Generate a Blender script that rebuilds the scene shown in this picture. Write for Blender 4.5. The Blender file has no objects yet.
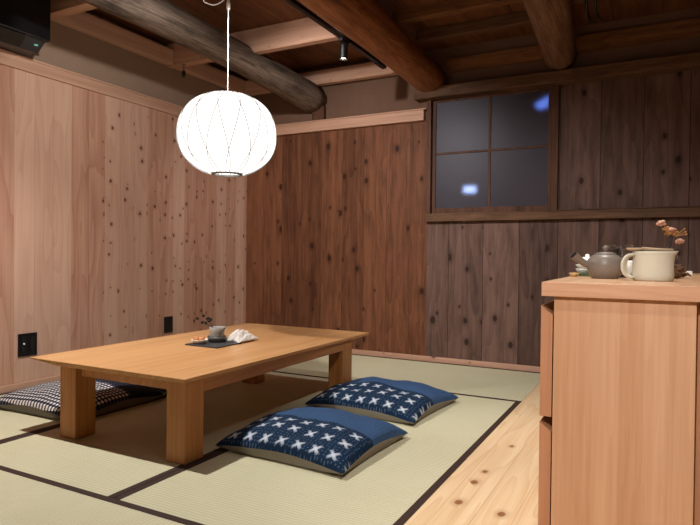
import bpy, bmesh, math, random
from mathutils import Vector, Matrix
random.seed(7)
PI = math.pi
S = bpy.context.scene
COL = S.collection

# ------------------------------------------------------------------ colour + node helpers
def hexc(h):
    h = h.lstrip('#')
    v = [int(h[i:i+2], 16)/255 for i in (0, 2, 4)]
    return tuple((c/12.92 if c <= .04045 else ((c+.055)/1.055)**2.4) for c in v) + (1,)

class NT:
    def __init__(s, name):
        s.m = bpy.data.materials.new(name); s.m.use_nodes = True
        s.t = s.m.node_tree; s.t.nodes.clear()
        s.out = s.t.nodes.new('ShaderNodeOutputMaterial')
    def n(s, typ, **kw):
        nd = s.t.nodes.new(typ)
        for k, v in kw.items(): setattr(nd, k, v)
        return nd
    def l(s, a, b): s.t.links.new(a, b)
    def put(s, v, sock):
        if isinstance(v, bpy.types.NodeSocket): s.l(v, sock)
        else: sock.default_value = v
    def math(s, op, a, b=0.0, c=None, clamp=False):
        nd = s.n('ShaderNodeMath', operation=op, use_clamp=clamp)
        s.put(a, nd.inputs[0]); s.put(b, nd.inputs[1])
        if c is not None: s.put(c, nd.inputs[2])
        return nd.outputs[0]
    def mix(s, f, a, b, blend='MIX'):
        nd = s.n('ShaderNodeMix', data_type='RGBA', blend_type=blend)
        s.put(f, nd.inputs[0]); s.put(a, nd.inputs[6]); s.put(b, nd.inputs[7])
        return nd.outputs[2]
    def rng(s, v, a, b, c=0.0, d=1.0, smooth=False):
        nd = s.n('ShaderNodeMapRange', clamp=True)
        if smooth: nd.interpolation_type = 'SMOOTHSTEP'
        s.put(v, nd.inputs[0])
        for i, q in enumerate((a, b, c, d)): s.put(q, nd.inputs[i+1])
        return nd.outputs[0]
    def comb(s, x, y, z):
        nd = s.n('ShaderNodeCombineXYZ')
        for i, q in enumerate((x, y, z)): s.put(q, nd.inputs[i])
        return nd.outputs[0]
    def noise(s, vec, scale=1.0, detail=3.0, rough=.55, dist=0.0):
        nd = s.n('ShaderNodeTexNoise')
        s.put(vec, nd.inputs['Vector'])
        nd.inputs['Scale'].default_value = scale; nd.inputs['Detail'].default_value = detail
        nd.inputs['Roughness'].default_value = rough; nd.inputs['Distortion'].default_value = dist
        return nd.outputs['Fac']
    def white(s, v):
        nd = s.n('ShaderNodeTexWhiteNoise', noise_dimensions='1D')
        s.put(v, nd.inputs['W']); return nd.outputs['Value']
    def xyz(s):
        tc = s.n('ShaderNodeTexCoord'); sp = s.n('ShaderNodeSeparateXYZ')
        s.l(tc.outputs['Object'], sp.inputs[0]); return tc.outputs['Object'], sp.outputs
    def bsdf(s, color, rough=.5, metal=0.0, spec=.5, bump=None, bstr=.2, bdist=.003, **kw):
        p = s.n('ShaderNodeBsdfPrincipled')
        s.put(color, p.inputs['Base Color']); s.put(rough, p.inputs['Roughness'])
        p.inputs['Metallic'].default_value = metal
        p.inputs['Specular IOR Level'].default_value = spec
        for k, v in kw.items(): s.put(v, p.inputs[k.replace('_', ' ')])
        if bump is not None:
            b = s.n('ShaderNodeBump'); b.inputs['Strength'].default_value = bstr
            b.inputs['Distance'].default_value = bdist
            s.l(bump, b.inputs['Height']); s.l(b.outputs[0], p.inputs['Normal'])
        s.l(p.outputs[0], s.out.inputs[0]); return p

def plain(name, col, rough=.5, metal=0.0, spec=.5, var=.12, scale=40, **kw):
    t = NT(name); vec, _ = t.xyz()
    f = t.noise(vec, scale, 3)
    c = hexc(col)
    dk = tuple(q*(1-var) for q in c[:3])+(1,); lt = tuple(min(1, q*(1+var)) for q in c[:3])+(1,)
    t.bsdf(t.mix(f, dk, lt), rough, metal, spec, **kw)
    return t.m

def emit(name, col, strength):
    t = NT(name); e = t.n('ShaderNodeEmission')
    e.inputs[0].default_value = hexc(col); e.inputs[1].default_value = strength
    t.l(e.outputs[0], t.out.inputs[0]); return t.m

AX = {'X': 0, 'Y': 1, 'Z': 2}
def wood(name, dark, light, grain='Z', across='Y', board=None, bvar=.25, seam=.0022, seamdark=.35,
         knots=0.0, kasp=1.5, knotcol='#4a2416', ksize=.09, krad=.13, kfrom=None, fine=.5, rings=.35, ringscale=5.0,
         rough=.55, spec=.3, bump=.25, tint=None, stain=0.0, seed=0.0):
    t = NT(name); vec, o = t.xyz()
    g = o[AX[grain]]; a = o[AX[across]]
    third = [k for k in 'XYZ' if k not in (grain, across)][0]; d = o[AX[third]]
    if board:
        ab = t.math('DIVIDE', t.math('ADD', a, 20.0+seed), board)
        bid = t.math('FLOOR', ab); rnd = t.white(t.math('ADD', bid, seed+.5)); rnd2 = t.white(t.math('ADD', bid, seed+77.3))
        fr = t.math('FRACT', ab)
    else:
        rnd = seed*.37; rnd2 = .5
    off = t.math('MULTIPLY', rnd, 30.0) if board else seed*3.1
    a2 = t.math('ADD', a, off); g2 = t.math('ADD', g, off)
    # broad figure: cathedral rings
    n1 = t.noise(t.comb(t.math('MULTIPLY', a2, ringscale), t.math('MULTIPLY', d, ringscale), t.math('MULTIPLY', g2, .55)), 1.0, 2, .5)
    ring = t.math('FRACT', t.math('MULTIPLY', n1, 11.0))
    ring = t.math('POWER', ring, 2.0)
    # fine streaks
    n2 = t.noise(t.comb(t.math('MULTIPLY', a2, 130.0), t.math('MULTIPLY', d, 130.0), t.math('MULTIPLY', g2, 3.0)), 1.0, 3, .6)
    n3 = t.noise(t.comb(t.math('MULTIPLY', a2, 22.0), t.math('MULTIPLY', d, 22.0), t.math('MULTIPLY', g2, .8)), 1.0, 3, .6)
    f = t.math('MULTIPLY', t.rng(n2, .36, .64), fine*.5)
    f = t.math('ADD', f, t.math('MULTIPLY', t.rng(n3, .34, .66), .6))
    f = t.math('ADD', f, t.math('MULTIPLY', ring, rings))
    f = t.math('DIVIDE', f, fine*.5+.6+rings)
    if board:
        f = t.math('ADD', t.math('MULTIPLY', f, 1-bvar*.6), t.math('MULTIPLY', rnd2, bvar*.9), clamp=True)
    c = t.mix(f, hexc(light), hexc(dark))
    if tint and board:
        c = t.mix(t.math('MULTIPLY', t.math('GREATER_THAN', rnd, .62), .4), c, hexc(tint))
    if stain:
        ns = t.noise(t.comb(t.math('MULTIPLY', a2, 14.0), t.math('MULTIPLY', d, 14.0), t.math('MULTIPLY', g2, 3.2)), 1.0, 4, .65)
        c = t.mix(t.rng(ns, .45, .75, 0, stain), c, tuple(q*.35 for q in hexc(dark)[:3])+(1,))
    if knots:
        vo = t.n('ShaderNodeTexVoronoi', voronoi_dimensions='2D', feature='F1')
        t.l(t.comb(t.math('DIVIDE', a2, ksize), t.math('DIVIDE', g2, ksize*kasp), 0.0), vo.inputs['Vector'])
        vo.inputs['Scale'].default_value = 1.0
        sp = t.n('ShaderNodeSeparateColor'); t.l(vo.outputs['Color'], sp.inputs[0])
        pick = t.math('LESS_THAN', sp.outputs[0], knots)
        rad = t.math('MULTIPLY', t.math('ADD', sp.outputs[1], .45), krad)
        dd = t.math('DIVIDE', vo.outputs['Distance'], rad)
        k = t.rng(dd, .55, 1.15, 1, 0, True)
        halo = t.rng(dd, .8, 2.3, .3, 0, True)
        k = t.math('MAXIMUM', k, halo)
        k = t.math('MULTIPLY', k, pick)
        if kfrom is not None:
            k = t.math('MULTIPLY', k, t.math('GREATER_THAN', a, kfrom))
        c = t.mix(t.math('MULTIPLY', k, .9), c, hexc(knotcol))
    hgt = n2
    if board:
        e = t.math('MULTIPLY', t.math('MINIMUM', fr, t.math('SUBTRACT', 1.0, fr)), board)
        sm = t.rng(e, seam*.4, seam, 1, 0)
        c = t.mix(t.math('MULTIPLY', sm, 1-seamdark), c, tuple(q*.25 for q in hexc(dark)[:3])+(1,))
        hgt = t.math('SUBTRACT', t.math('MULTIPLY', n2, .3), sm)
    t.bsdf(c, rough, 0, spec, bump=hgt, bstr=bump, bdist=.002)
    return t.m

# ------------------------------------------------------------------ geometry helpers
def bm_new(): return bmesh.new()

def add_box(bm, x0, x1, y0, y1, z0, z1, bev=0.0, mi=0):
    x0, x1 = min(x0, x1), max(x0, x1)
    vs = [bm.verts.new((x, y, z)) for x in (x0, x1) for y in (y0, y1) for z in (z0, z1)]
    idx = [(0, 1, 3, 2), (4, 6, 7, 5), (0, 4, 5, 1), (2, 3, 7, 6), (0, 2, 6, 4), (1, 5, 7, 3)]
    fs = [bm.faces.new([vs[i] for i in f]) for f in idx]
    for f in fs: f.material_index = mi
    if bev:
        es = list({e for f in fs for e in f.edges})
        r = bmesh.ops.bevel(bm, geom=es, offset=bev, segments=2, affect='EDGES', profile=.5, material=-1)
        for f in r['faces']: f.material_index = mi

def add_prism(bm, poly, axis, a0, a1, mi=0):
    """poly: 2-D points in the two other axes (in xyz order); extruded along axis."""
    def P(p, a):
        q = list(p); q.insert(AX[axis], a); return q
    A = [bm.verts.new(P(p, a0)) for p in poly]; B = [bm.verts.new(P(p, a1)) for p in poly]
    n = len(poly); fs = [bm.faces.new(A), bm.faces.new(B[::-1])]
    for i in range(n): fs.append(bm.faces.new((A[i], B[i], B[(i+1) % n], A[(i+1) % n])))
    for f in fs: f.material_index = mi

def add_lathe(bm, prof, cx=0, cy=0, seg=40, sx=1.0, sy=1.0, close=False, fn=None):
    rings = []
    for r, z in prof:
        if r < 1e-6: rings.append([bm.verts.new((cx, cy, z))]); continue
        ring = []
        for i in range(seg):
            a = 2*PI*i/seg
            p = (cx+r*sx*math.cos(a), cy+r*sy*math.sin(a), z)
            if fn: p = fn(p, a, r, z)
            ring.append(bm.verts.new(p))
        rings.append(ring)
    pairs = list(zip(rings, rings[1:]))
    if close: pairs.append((rings[-1], rings[0]))
    for A, B in pairs:
        for i in range(seg):
            j = (i+1) % seg
            if len(A) == 1 and len(B) == 1: continue
            if len(A) == 1: bm.faces.new((A[0], B[j], B[i]))
            elif len(B) == 1: bm.faces.new((A[i], A[j], B[0]))
            else: bm.faces.new((A[i], A[j], B[j], B[i]))

def add_tube(bm, pts, rad, seg=8, cap=True):
    pts = [Vector(p) for p in pts]; n = len(pts)
    rads = rad if isinstance(rad, (list, tuple)) else [rad]*n
    up = Vector((0.13, 0.29, 1)).normalized(); rings = []
    prev = None
    for i, p in enumerate(pts):
        d = (pts[min(i+1, n-1)]-pts[max(i-1, 0)]).normalized()
        if prev is None:
            u = d.cross(up)
            if u.length < .05: u = d.cross(Vector((1, 0, 0)))
        else: u = prev - d*prev.dot(d)
        u.normalize(); prev = u; v = d.cross(u)
        rings.append([bm.verts.new(p+(u*math.cos(2*PI*k/seg)+v*math.sin(2*PI*k/seg))*rads[i]) for k in range(seg)])
    for A, B in zip(rings, rings[1:]):
        for k in range(seg): bm.faces.new((A[k], A[(k+1) % seg], B[(k+1) % seg], B[k]))
    if cap:
        bm.faces.new(rings[0][::-1]); bm.faces.new(rings[-1])

def add_ball(bm, c, r, sx=1, sy=1, sz=1, sub=2, jit=0.0):
    m = Matrix.Translation(c) @ Matrix.Diagonal((r*sx, r*sy, r*sz, 1))
    res = bmesh.ops.create_icosphere(bm, subdivisions=sub, radius=1, matrix=m)
    if jit:
        for v in res['verts']: v.co += Vector((random.uniform(-1, 1), random.uniform(-1, 1), random.uniform(-1, 1)))*jit

def mesh(name, bm, mats, parent=None, loc=None, smooth=False, bevel=0.0, subsurf=0):
    bmesh.ops.recalc_face_normals(bm, faces=bm.faces)
    me = bpy.data.meshes.new(name); bm.to_mesh(me); bm.free()
    if not isinstance(mats, (list, tuple)): mats = [mats]
    for m in mats: me.materials.append(m)
    if smooth: me.polygons.foreach_set('use_smooth', [True]*len(me.polygons))
    o = bpy.data.objects.new(name, me); COL.objects.link(o)
    if parent is not None: o.parent = parent
    if loc: o.location = loc
    if bevel:
        b = o.modifiers.new('bevel', 'BEVEL'); b.width = bevel; b.segments = 2; b.limit_method = 'ANGLE'
    if subsurf:
        b = o.modifiers.new('subdivision', 'SUBSURF'); b.levels = subsurf; b.render_levels = subsurf
    return o

def tag(o, label=None, cat=None, group=None, kind=None):
    if label: o['label'] = label
    if cat: o['category'] = cat
    if group: o['group'] = group
    if kind: o['kind'] = kind
    return o

def thing(name, label, cat, loc=(0, 0, 0), rz=0.0, group=None):
    o = bpy.data.objects.new(name, None); COL.objects.link(o)
    o.empty_display_size = .05; o.location = loc; o.rotation_euler = (0, 0, rz)
    return tag(o, label, cat, group)

def copy_tree(o, parent=None):
    c = o.copy(); COL.objects.link(c); c.parent = parent
    for ch in list(o.children): copy_tree(ch, c)
    return c

def struct(name, bm, mats, **kw):
    o = mesh(name, bm, mats, **kw); o['kind'] = 'structure'; return o

def box_obj(name, mats, b, parent=None, bev=.0, loc=None):
    bm = bm_new(); add_box(bm, *b)
    return mesh(name, bm, mats, parent, loc, bevel=bev)

# ------------------------------------------------------------------ materials
M = {}
M['wall_l'] = wood('cedar_boards', '#a06c56', '#cfa68e', 'Z', 'Y', board=.132, bvar=0.32, seam=.0013, seamdark=.66, knots=0.42, kasp=1.15,
                   knotcol='#54291a', ksize=.085, krad=0.115, kfrom=2.85, rings=0.6, ringscale=4.5, tint='#dcbba6', rough=.55, spec=.25, bump=.12, seed=3, fine=0.7)
M['wall_b'] = wood('aged_planks', '#52301f', '#925f42', 'Z', 'X', board=0.21, bvar=0.6, seam=0.0016, seamdark=0.25, knots=0.4,
                   knotcol='#2c150d', ksize=.13, krad=0.13, rings=0.45, ringscale=5, stain=0.5, rough=.62, spec=.2, bump=.35, seed=11, fine=0.7)
M['wall_r'] = wood('dark_planks', '#4c3830', '#83655a', 'Z', 'X', board=.275, bvar=0.55, seam=0.003, seamdark=.05, knots=0.45,
                   knotcol='#2a1811', ksize=.14, krad=0.13, rings=0.6, ringscale=4.5, stain=0.6, rough=.65, spec=.2, bump=.4, seed=23, fine=0.7)
M['trim'] = wood('new_cedar_y', '#b28970', '#cfa891', 'Y', 'Z', rings=.15, fine=.4, rough=.5, spec=.25, bump=.08, seed=2)
M['trim_x'] = wood('new_cedar_x', '#ab7f67', '#cba38b', 'X', 'Z', rings=.2, fine=.4, rough=.5, spec=.25, bump=.08, seed=5,
                   knots=.16, ksize=.16, krad=.05, knotcol='#6a3420')
M['oldrail'] = wood('old_rail', '#46301f', '#7d5a42', 'X', 'Z', rings=.3, fine=.7, stain=.6, rough=.6, spec=.2, bump=.3, seed=8)
M['oldpost'] = wood('old_post', '#3f281d', '#6a4735', 'Z', 'X', rings=.3, fine=.7, stain=.5, rough=.6, spec=.2, bump=.3, seed=9)
M['ceil'] = wood('ceiling_boards', '#4d2c1c', '#84532f', 'Y', 'X', board=.3, bvar=.4, seam=.004, seamdark=.0, rings=.35,
                 stain=.5, rough=.55, spec=.25, bump=.3, seed=31)
M['joist_old'] = wood('old_joist', '#583522', '#98683f', 'X', 'Z', rings=.35, stain=.6, rough=.6, spec=.2, bump=.3, seed=33)
M['log_grey'] = wood('weathered_log', '#3a302a', '#8e7b6c', 'Y', 'X', rings=0.5, fine=1.2, ringscale=11, stain=0.9, rough=.75, spec=.15, bump=.9, seed=41)
M['log_red'] = wood('red_log', '#5c2c11', '#ad7147', 'Y', 'X', rings=0.5, fine=1.4, ringscale=7, stain=.7, rough=.5, spec=.35, bump=.7, seed=43)
M['log_dark'] = wood('dark_log', '#553726', '#967158', 'Y', 'X', rings=.35, fine=1.3, ringscale=7, stain=.6, rough=.65, spec=.2, bump=.7, seed=47)
M['table_top'] = wood('table_top_wood', '#b47a46', '#dcac78', 'Y', 'X', board=.155, bvar=.35, seam=.0006, seamdark=.85, rings=0.4, ringscale=6, fine=0.9,
                  rough=.34, spec=.4, bump=.05, seed=51)
M['table_y'] = wood('table_rail_wood', '#9c6236', '#c48c5a', 'Y', 'Z', rings=.25, fine=.6, rough=.4, spec=.4, bump=.06, seed=52)
M['table_z'] = wood('table_leg_wood', '#9c602c', '#c88e54', 'Z', 'X', board=.033, bvar=.3, seam=.0004, seamdark=.9, rings=.3, ringscale=9, fine=.8,
                  rough=.4, spec=.4, bump=.06, seed=53)
M['cab_z'] = wood('cabinet_side_wood', '#bf8c66', '#dbae8a', 'Z', 'X', board=.062, bvar=.4, seam=.0004, seamdark=.9, rings=.15, ringscale=9, fine=.5,
                  rough=.45, spec=.3, bump=.03, seed=61)
M['cab_x'] = wood('cabinet_edge_wood', '#c08a68', '#dcae8c', 'X', 'Z', rings=.2, fine=.6, rough=.45, spec=.3, bump=.03, seed=62)
M['cab_top'] = wood('cabinet_top_wood', '#c8966c', '#e2ba94', 'Y', 'X', board=.07, bvar=.3, seam=.0004, seamdark=.9, rings=.2, fine=.5, rough=.4, spec=.35, bump=.03, seed=63)
M['drawer'] = wood('drawer_wood', '#b07a58', '#c9926e', 'Z', 'Y', board=.07, bvar=.3, seam=.0003, seamdark=.9, rings=.15, fine=.5, rough=.45, spec=.3, bump=.03, seed=64)
M['floor'] = wood('pine_floor', '#d2a472', '#f2d8b0', 'Y', 'X', board=0.12, bvar=.4, seam=.001, seamdark=.45, knots=.32, knotcol='#8a5027',
                  ksize=.13, krad=.1, rings=0.6, ringscale=5, fine=0.7, rough=.42, spec=.35, bump=.05, seed=71)
M['spoon'] = wood('spoon_wood', '#9a7f62', '#c4ab8c', 'X', 'Y', rings=.3, fine=.6, seed=5)

def plaster(name, col, var=.12):
    t = NT(name); vec, _ = t.xyz()
    a = t.noise(vec, 3.5, 4, .6); b = t.noise(vec, 180, 2, .5)
    c = hexc(col)
    t.bsdf(t.mix(a, tuple(q*(1-var) for q in c[:3])+(1,), tuple(q*(1+var) for q in c[:3])+(1,)), .9, 0, .1, bump=b, bstr=.25, bdist=.002)
    return t.m
M['plaster'] = plaster('clay_plaster', '#97806d')
M['plaster_b'] = plaster('dark_clay_plaster', '#705647', .25)
M['plaster_room'] = plaster('room_plaster', '#cdbfb0', .05)
M['black'] = plain('black_plastic', '#0c0c0e', .35, var=.1)
M['blackm'] = plain('black_matte', '#101010', .6, var=.1)
M['darkgrey'] = plain('dark_grey_plastic', '#2b2b2e', .4, var=.1)
M['white'] = plain('white_plastic', '#e4e0da', .4, var=.03)
M['steel'] = plain('steel', '#8a8a88', .35, metal=.9)
M['shade'] = emit('lamp_shade_glow', '#fff8f0', 1.9)
M['wire'] = emit('lit_shade_rib', '#fff8f0', .36)
M['lamplens'] = emit('spot_lens_glow', '#fff3e0', 25.0)
M['led'] = emit('led_green', '#8fd8c0', .6)

def tatami_mat():
    t = NT('tatami_weave'); vec, o = t.xyz()
    # ribs run across the mat (local x); pitch along local y
    r = t.math('SINE', t.math('MULTIPLY', o[1], 2*PI/.0155))
    wv = t.math('SINE', t.math('MULTIPLY', o[0], 2*PI/.011))
    strand = t.noise(t.comb(t.math('MULTIPLY', o[0], 6.0), t.math('MULTIPLY', o[1], 260.0), 0.0), 1.0, 2)
    big = t.noise(vec, 3.0, 3)
    f = t.math('ADD', t.math('MULTIPLY', t.rng(r, -1, 1), .35), t.math('MULTIPLY', strand, .45))
    f = t.math('ADD', f, t.math('MULTIPLY', big, .3), clamp=True)
    c = t.mix(f, hexc('#b0aa87'), hexc('#dad4b5'))
    h = t.math('ADD', r, t.math('MULTIPLY', wv, .35))
    t.bsdf(c, .6, 0, .25, bump=h, bstr=.35, bdist=.0015)
    return t.m
M['tatami'] = tatami_mat()
M['heri'] = plain('mat_border_cloth', '#40302a', .75, spec=.15, var=.25, scale=400)

def kasuri(name):
    """indigo cloth: a band of white crosses on dots, the rest plain washed indigo"""
    t = NT(name); vec, o = t.xyz(); x, y = o[0], o[1]
    px = .083; py = .09
    wob = t.noise(vec, 160, 2); wob2 = t.math('MULTIPLY', t.math('SUBTRACT', wob, .5), .012)
    u = t.math('MULTIPLY', t.math('SUBTRACT', t.math('FRACT', t.math('ADD', t.math('DIVIDE', x, px), 10.5)), .5), px)
    v = t.math('MULTIPLY', t.math('SUBTRACT', t.math('FRACT', t.math('ADD', t.math('DIVIDE', y, py), 13.3333)), .5), py)
    u = t.math('ADD', u, wob2); v = t.math('ADD', v, wob2)
    p = t.math('MULTIPLY', t.math('ADD', u, v), .7071); q = t.math('MULTIPLY', t.math('SUBTRACT', u, v), .7071)
    pa, qa = t.math('ABSOLUTE', p), t.math('ABSOLUTE', q)
    def arm(a, b):
        return t.math('MULTIPLY', t.rng(a, .0045, .0085, 1, 0), t.rng(b, .024, .032, 1, 0))
    cr = t.math('MAXIMUM', arm(pa, qa), arm(qa, pa))
    core = t.rng(t.math('ADD', pa, qa), .008, .028, 1, .5)
    dots = t.n('ShaderNodeTexVoronoi', voronoi_dimensions='2D'); dots.inputs['Scale'].default_value = 62
    dots.inputs['Randomness'].default_value = .35
    t.l(vec, dots.inputs['Vector'])
    dt = t.math('MULTIPLY', t.rng(dots.outputs['Distance'], .12, .28, 1, 0), .2)
    wv = t.noise(t.comb(t.math('MULTIPLY', x, 300.0), t.math('MULTIPLY', y, 60.0), 0.0), 1.0, 2)
    wv2 = t.noise(t.comb(t.math('MULTIPLY', x, 50.0), t.math('MULTIPLY', y, 350.0), 0.0), 1.0, 2)
    navy = t.mix(wv, hexc('#0a1a30'), hexc('#14304c'))
    band = t.mix(dt, navy, hexc('#8fa6bf'))
    band = t.mix(t.math('MULTIPLY', cr, core), band, hexc('#c2cad6'))
    den = t.mix(t.math('ADD', t.math('MULTIPLY', wv, .5), t.math('MULTIPLY', wv2, .5)), hexc('#1f3757'), hexc('#436087'))
    dd = t.math('MULTIPLY', t.rng(dots.outputs['Distance'], .1, .35, 1, 0), .22)
    den = t.mix(dd, den, hexc('#667f9c'))
    inb = t.math('LESS_THAN', y, -.02)
    t.bsdf(t.mix(inb, den, band), .85, 0, .15, bump=wv, bstr=.2, bdist=.001)
    return t.m
M['kasuri'] = kasuri('indigo_cross_cloth')

def gingham(name):
    t = NT(name); vec, o = t.xyz(); x, y = o[0], o[1]
    p = .023
    cx = t.math('GREATER_THAN', t.math('FRACT', t.math('ADD', t.math('DIVIDE', x, p), 20.0)), .5)
    cy = t.math('GREATER_THAN', t.math('FRACT', t.math('ADD', t.math('DIVIDE', y, p), 20.0)), .5)
    s = t.math('ADD', cx, cy)
    wv = t.noise(t.comb(t.math('MULTIPLY', x, 400.0), t.math('MULTIPLY', y, 400.0), 0.0), 1.0, 2)
    c = t.mix(t.rng(s, 0, 1), hexc('#e0dbd5'), hexc('#4a4b58'))
    c = t.mix(t.math('GREATER_THAN', s, 1.5), c, hexc('#12131b'))
    den = t.mix(wv, hexc('#12141f'), hexc('#272b3a'))
    inb = t.math('MAXIMUM', t.math('LESS_THAN', y, .07), t.math('GREATER_THAN', y, .30))
    t.bsdf(t.mix(inb, den, c), .85, 0, .15, bump=wv, bstr=.2, bdist=.001)
    return t.m
M['gingham'] = gingham('gingham_cloth')
M['backing'] = plain('grey_cushion_backing', '#8c867d', .85, spec=.1, var=.15, scale=300)
M['backing_d'] = plain('dark_cushion_backing', '#76716a', .85, spec=.1, var=.15, scale=300)

def window_glass():
    t = NT('dusky_window_glass'); vec, o = t.xyz()
    d = t.n('ShaderNodeBsdfDiffuse'); n = t.noise(vec, 2.2, 3)
    t.l(t.mix(n, hexc('#403a45'), hexc('#584e56')), d.inputs[0])
    tr = t.n('ShaderNodeBsdfRefraction'); tr.inputs['IOR'].default_value = 1.12; tr.inputs['Roughness'].default_value = .28; tr.inputs[0].default_value = (.8, .85, .97, 1)
    gl = t.n('ShaderNodeBsdfGlossy'); gl.inputs['Roughness'].default_value = .4; gl.inputs[0].default_value = (.9, .92, 1, 1)
    m1 = t.n('ShaderNodeMixShader'); m1.inputs[0].default_value = .45
    t.l(d.outputs[0], m1.inputs[1]); t.l(tr.outputs[0], m1.inputs[2])
    m2 = t.n('ShaderNodeMixShader'); m2.inputs[0].default_value = .018
    t.l(m1.outputs[0], m2.inputs[1]); t.l(gl.outputs[0], m2.inputs[2])
    t.l(m2.outputs[0], t.out.inputs[0]); return t.m
M['winglass'] = window_glass()

def clear_glass(name, tint=(.93, .95, .97, 1)):
    t = NT(name)
    tr = t.n('ShaderNodeBsdfTransparent'); tr.inputs[0].default_value = tint
    gl = t.n('ShaderNodeBsdfGlossy'); gl.inputs['Roughness'].default_value = .04
    fr = t.n('ShaderNodeLayerWeight'); fr.inputs[0].default_value = .5
    fac = t.math('POWER', fr.outputs['Facing'], 3.0)
    m = t.n('ShaderNodeMixShader')
    t.l(t.math('ADD', t.math('MULTIPLY', fac, .45), .05, clamp=True), m.inputs[0])
    t.l(tr.outputs[0], m.inputs[1]); t.l(gl.outputs[0], m.inputs[2]); t.l(m.outputs[0], t.out.inputs[0])
    return t.m
M['glass'] = clear_glass('clear_glass')
M['vase'] = clear_glass('bluish_glass', (.86, .89, .96, 1))

M['clay'] = plain('brown_clay', '#83776c', .38, spec=.4, var=.1, scale=90)
M['hollow_shade'] = plain('hollow_shade_paint', '#1c1714', .5)  # dark colour painting the shade inside the hollow teapot handle
M['cream'] = plain('cream_glaze', '#d2ccb8', .3, spec=.5, var=.04, scale=25)
M['stone'] = plain('speckled_grey_glaze', '#a8a7a2', .4, var=.45, scale=130)
M['stone_d'] = plain('dark_grey_glaze', '#5a5b58', .45, var=.3, scale=120)
M['slate'] = plain('slate', '#3a3a3d', .55, var=.15, scale=60)
M['porc'] = plain('white_porcelain', '#e6e0d6', .3, var=.04)
M['sweet'] = plain('orange_sweet', '#d08a58', .55, var=.2, scale=90)
M['cotton'] = plain('white_cotton', '#e0dad2', .95, spec=.05, var=.1, scale=90)
M['berry'] = plain('dark_berry', '#24140f', .45)
M['stem'] = plain('brown_stem', '#4a3626', .7)
M['petal'] = plain('dried_pink_petal', '#d9a78c', .8, var=.2)
M['petal2'] = plain('dried_amber_petal', '#c08a4a', .8, var=.25)
M['pod'] = plain('dried_brown_pod', '#5e3f22', .75, var=.4, scale=60)
M['greencloth'] = plain('green_cloth', '#4f5a3e', .9, spec=.1, var=.15)
M['ochre'] = plain('ochre_ceramic', '#c9a368', .5, var=.1)
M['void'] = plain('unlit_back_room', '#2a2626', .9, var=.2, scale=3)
M['glass_reflection'] = emit('reflection_glow', '#c4d6ff', 9.0)  # added glow standing in for a bright reflection in the window glass
M['glass_reflection2'] = emit('reflection_glow_blue', '#7fa0ff', 4.0)  # bluer added glow, likewise imitating reflections on the panes

# ------------------------------------------------------------------ camera
CAM = (0, 0, .85)
def setup_camera():
    yaw, pit, rol = [math.radians(v) for v in (27.7085, -.70415, .62744)]
    f = Vector((-math.sin(yaw)*math.cos(pit), math.cos(yaw)*math.cos(pit), math.sin(pit)))
    r = Vector((math.cos(yaw), math.sin(yaw), 0)); u = r.cross(f)
    r2 = r*math.cos(rol)+u*math.sin(rol); u2 = u*math.cos(rol)-r*math.sin(rol)
    m = Matrix((r2, u2, -f)).transposed().to_4x4(); m.translation = Vector(CAM)
    cd = bpy.data.cameras.new('camera'); cd.sensor_width = 36; cd.lens = 36*586.84/700
    cd.clip_start = .02
    c = bpy.data.objects.new('camera', cd); COL.objects.link(c); c.matrix_world = m
    S.camera = c
setup_camera()

# ------------------------------------------------------------------ room shell
LW, BW, RW, FW, CZ = -3.475, 4.49, 1.7, -1.6, 2.505
bm = bm_new()
add_box(bm, LW-.1, -.70, FW-.1, BW+.1, -.12, -.052)
add_box(bm, -.699, RW+.1, FW-.1, BW+.1, -.12, 0)
struct('floor', bm, M['floor'])
bm = bm_new(); add_box(bm, LW-.1, RW+.1, FW-.1, BW+.1, CZ, CZ+.06); struct('ceiling', bm, M['ceil'])
bm = bm_new()
add_box(bm, LW-.1, LW-.012, FW, BW, -.05, CZ, mi=1)           # plaster core
add_box(bm, LW-.012, LW, FW, BW, -.05, 1.97, mi=0)             # cedar boarding
struct('wall_left', bm, [M['wall_l'], M['plaster']])
bm = bm_new(); add_box(bm, RW, RW+.1, FW, BW, -.05, CZ); struct('wall_right', bm, M['plaster_room'])
bm = bm_new(); add_box(bm, LW, RW, FW-.1, FW, -.05, CZ); struct('wall_front', bm, M['plaster_room'])

WX0, WX1, WZ0, WZ1 = -1.625, -.70, 1.215, 2.105                # window opening
bm = bm_new()
add_box(bm, LW, -1.66, BW, BW+.03, -.05, 1.96, mi=0)           # old planks, left
add_box(bm, -1.66, RW, BW, BW+.03, -.05, 1.19, mi=1)           # lower planks, right
add_box(bm, WX1+.03, RW, BW+.035, BW+.065, 1.15, 2.12, mi=1)   # recessed upper planks
add_box(bm, LW, WX0, BW+.03, BW+.11, -.05, CZ, mi=2)           # plaster core with opening
add_box(bm, WX1, RW, BW+.07, BW+.11, -.05, CZ, mi=2)
add_box(bm, WX0, WX1, BW+.03, BW+.11, -.05, WZ0, mi=2)
add_box(bm, WX0, WX1, BW+.03, BW+.11, WZ1, CZ, mi=2)
add_box(bm, WX1, RW, BW+.0, BW+.07, 2.12, CZ, mi=2)
add_box(bm, LW, WX1, BW, BW+.03, 2.12, CZ, mi=2)
add_box(bm, LW, -1.66, BW, BW+.03, 1.96, 2.12, mi=2)
struct('wall_back', bm, [M['wall_b'], M['wall_r'], M['plaster_b']])

bm = bm_new(); add_box(bm, -1.50, -.66, BW-.022, BW, 2.30, 2.41, mi=0); struct('trim_4', bm, M['joist_old'])
bm = bm_new(); add_box(bm, -.55, RW, BW-.022, BW, 2.31, 2.43, mi=0); struct('trim_5', bm, M['joist_old'])

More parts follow.
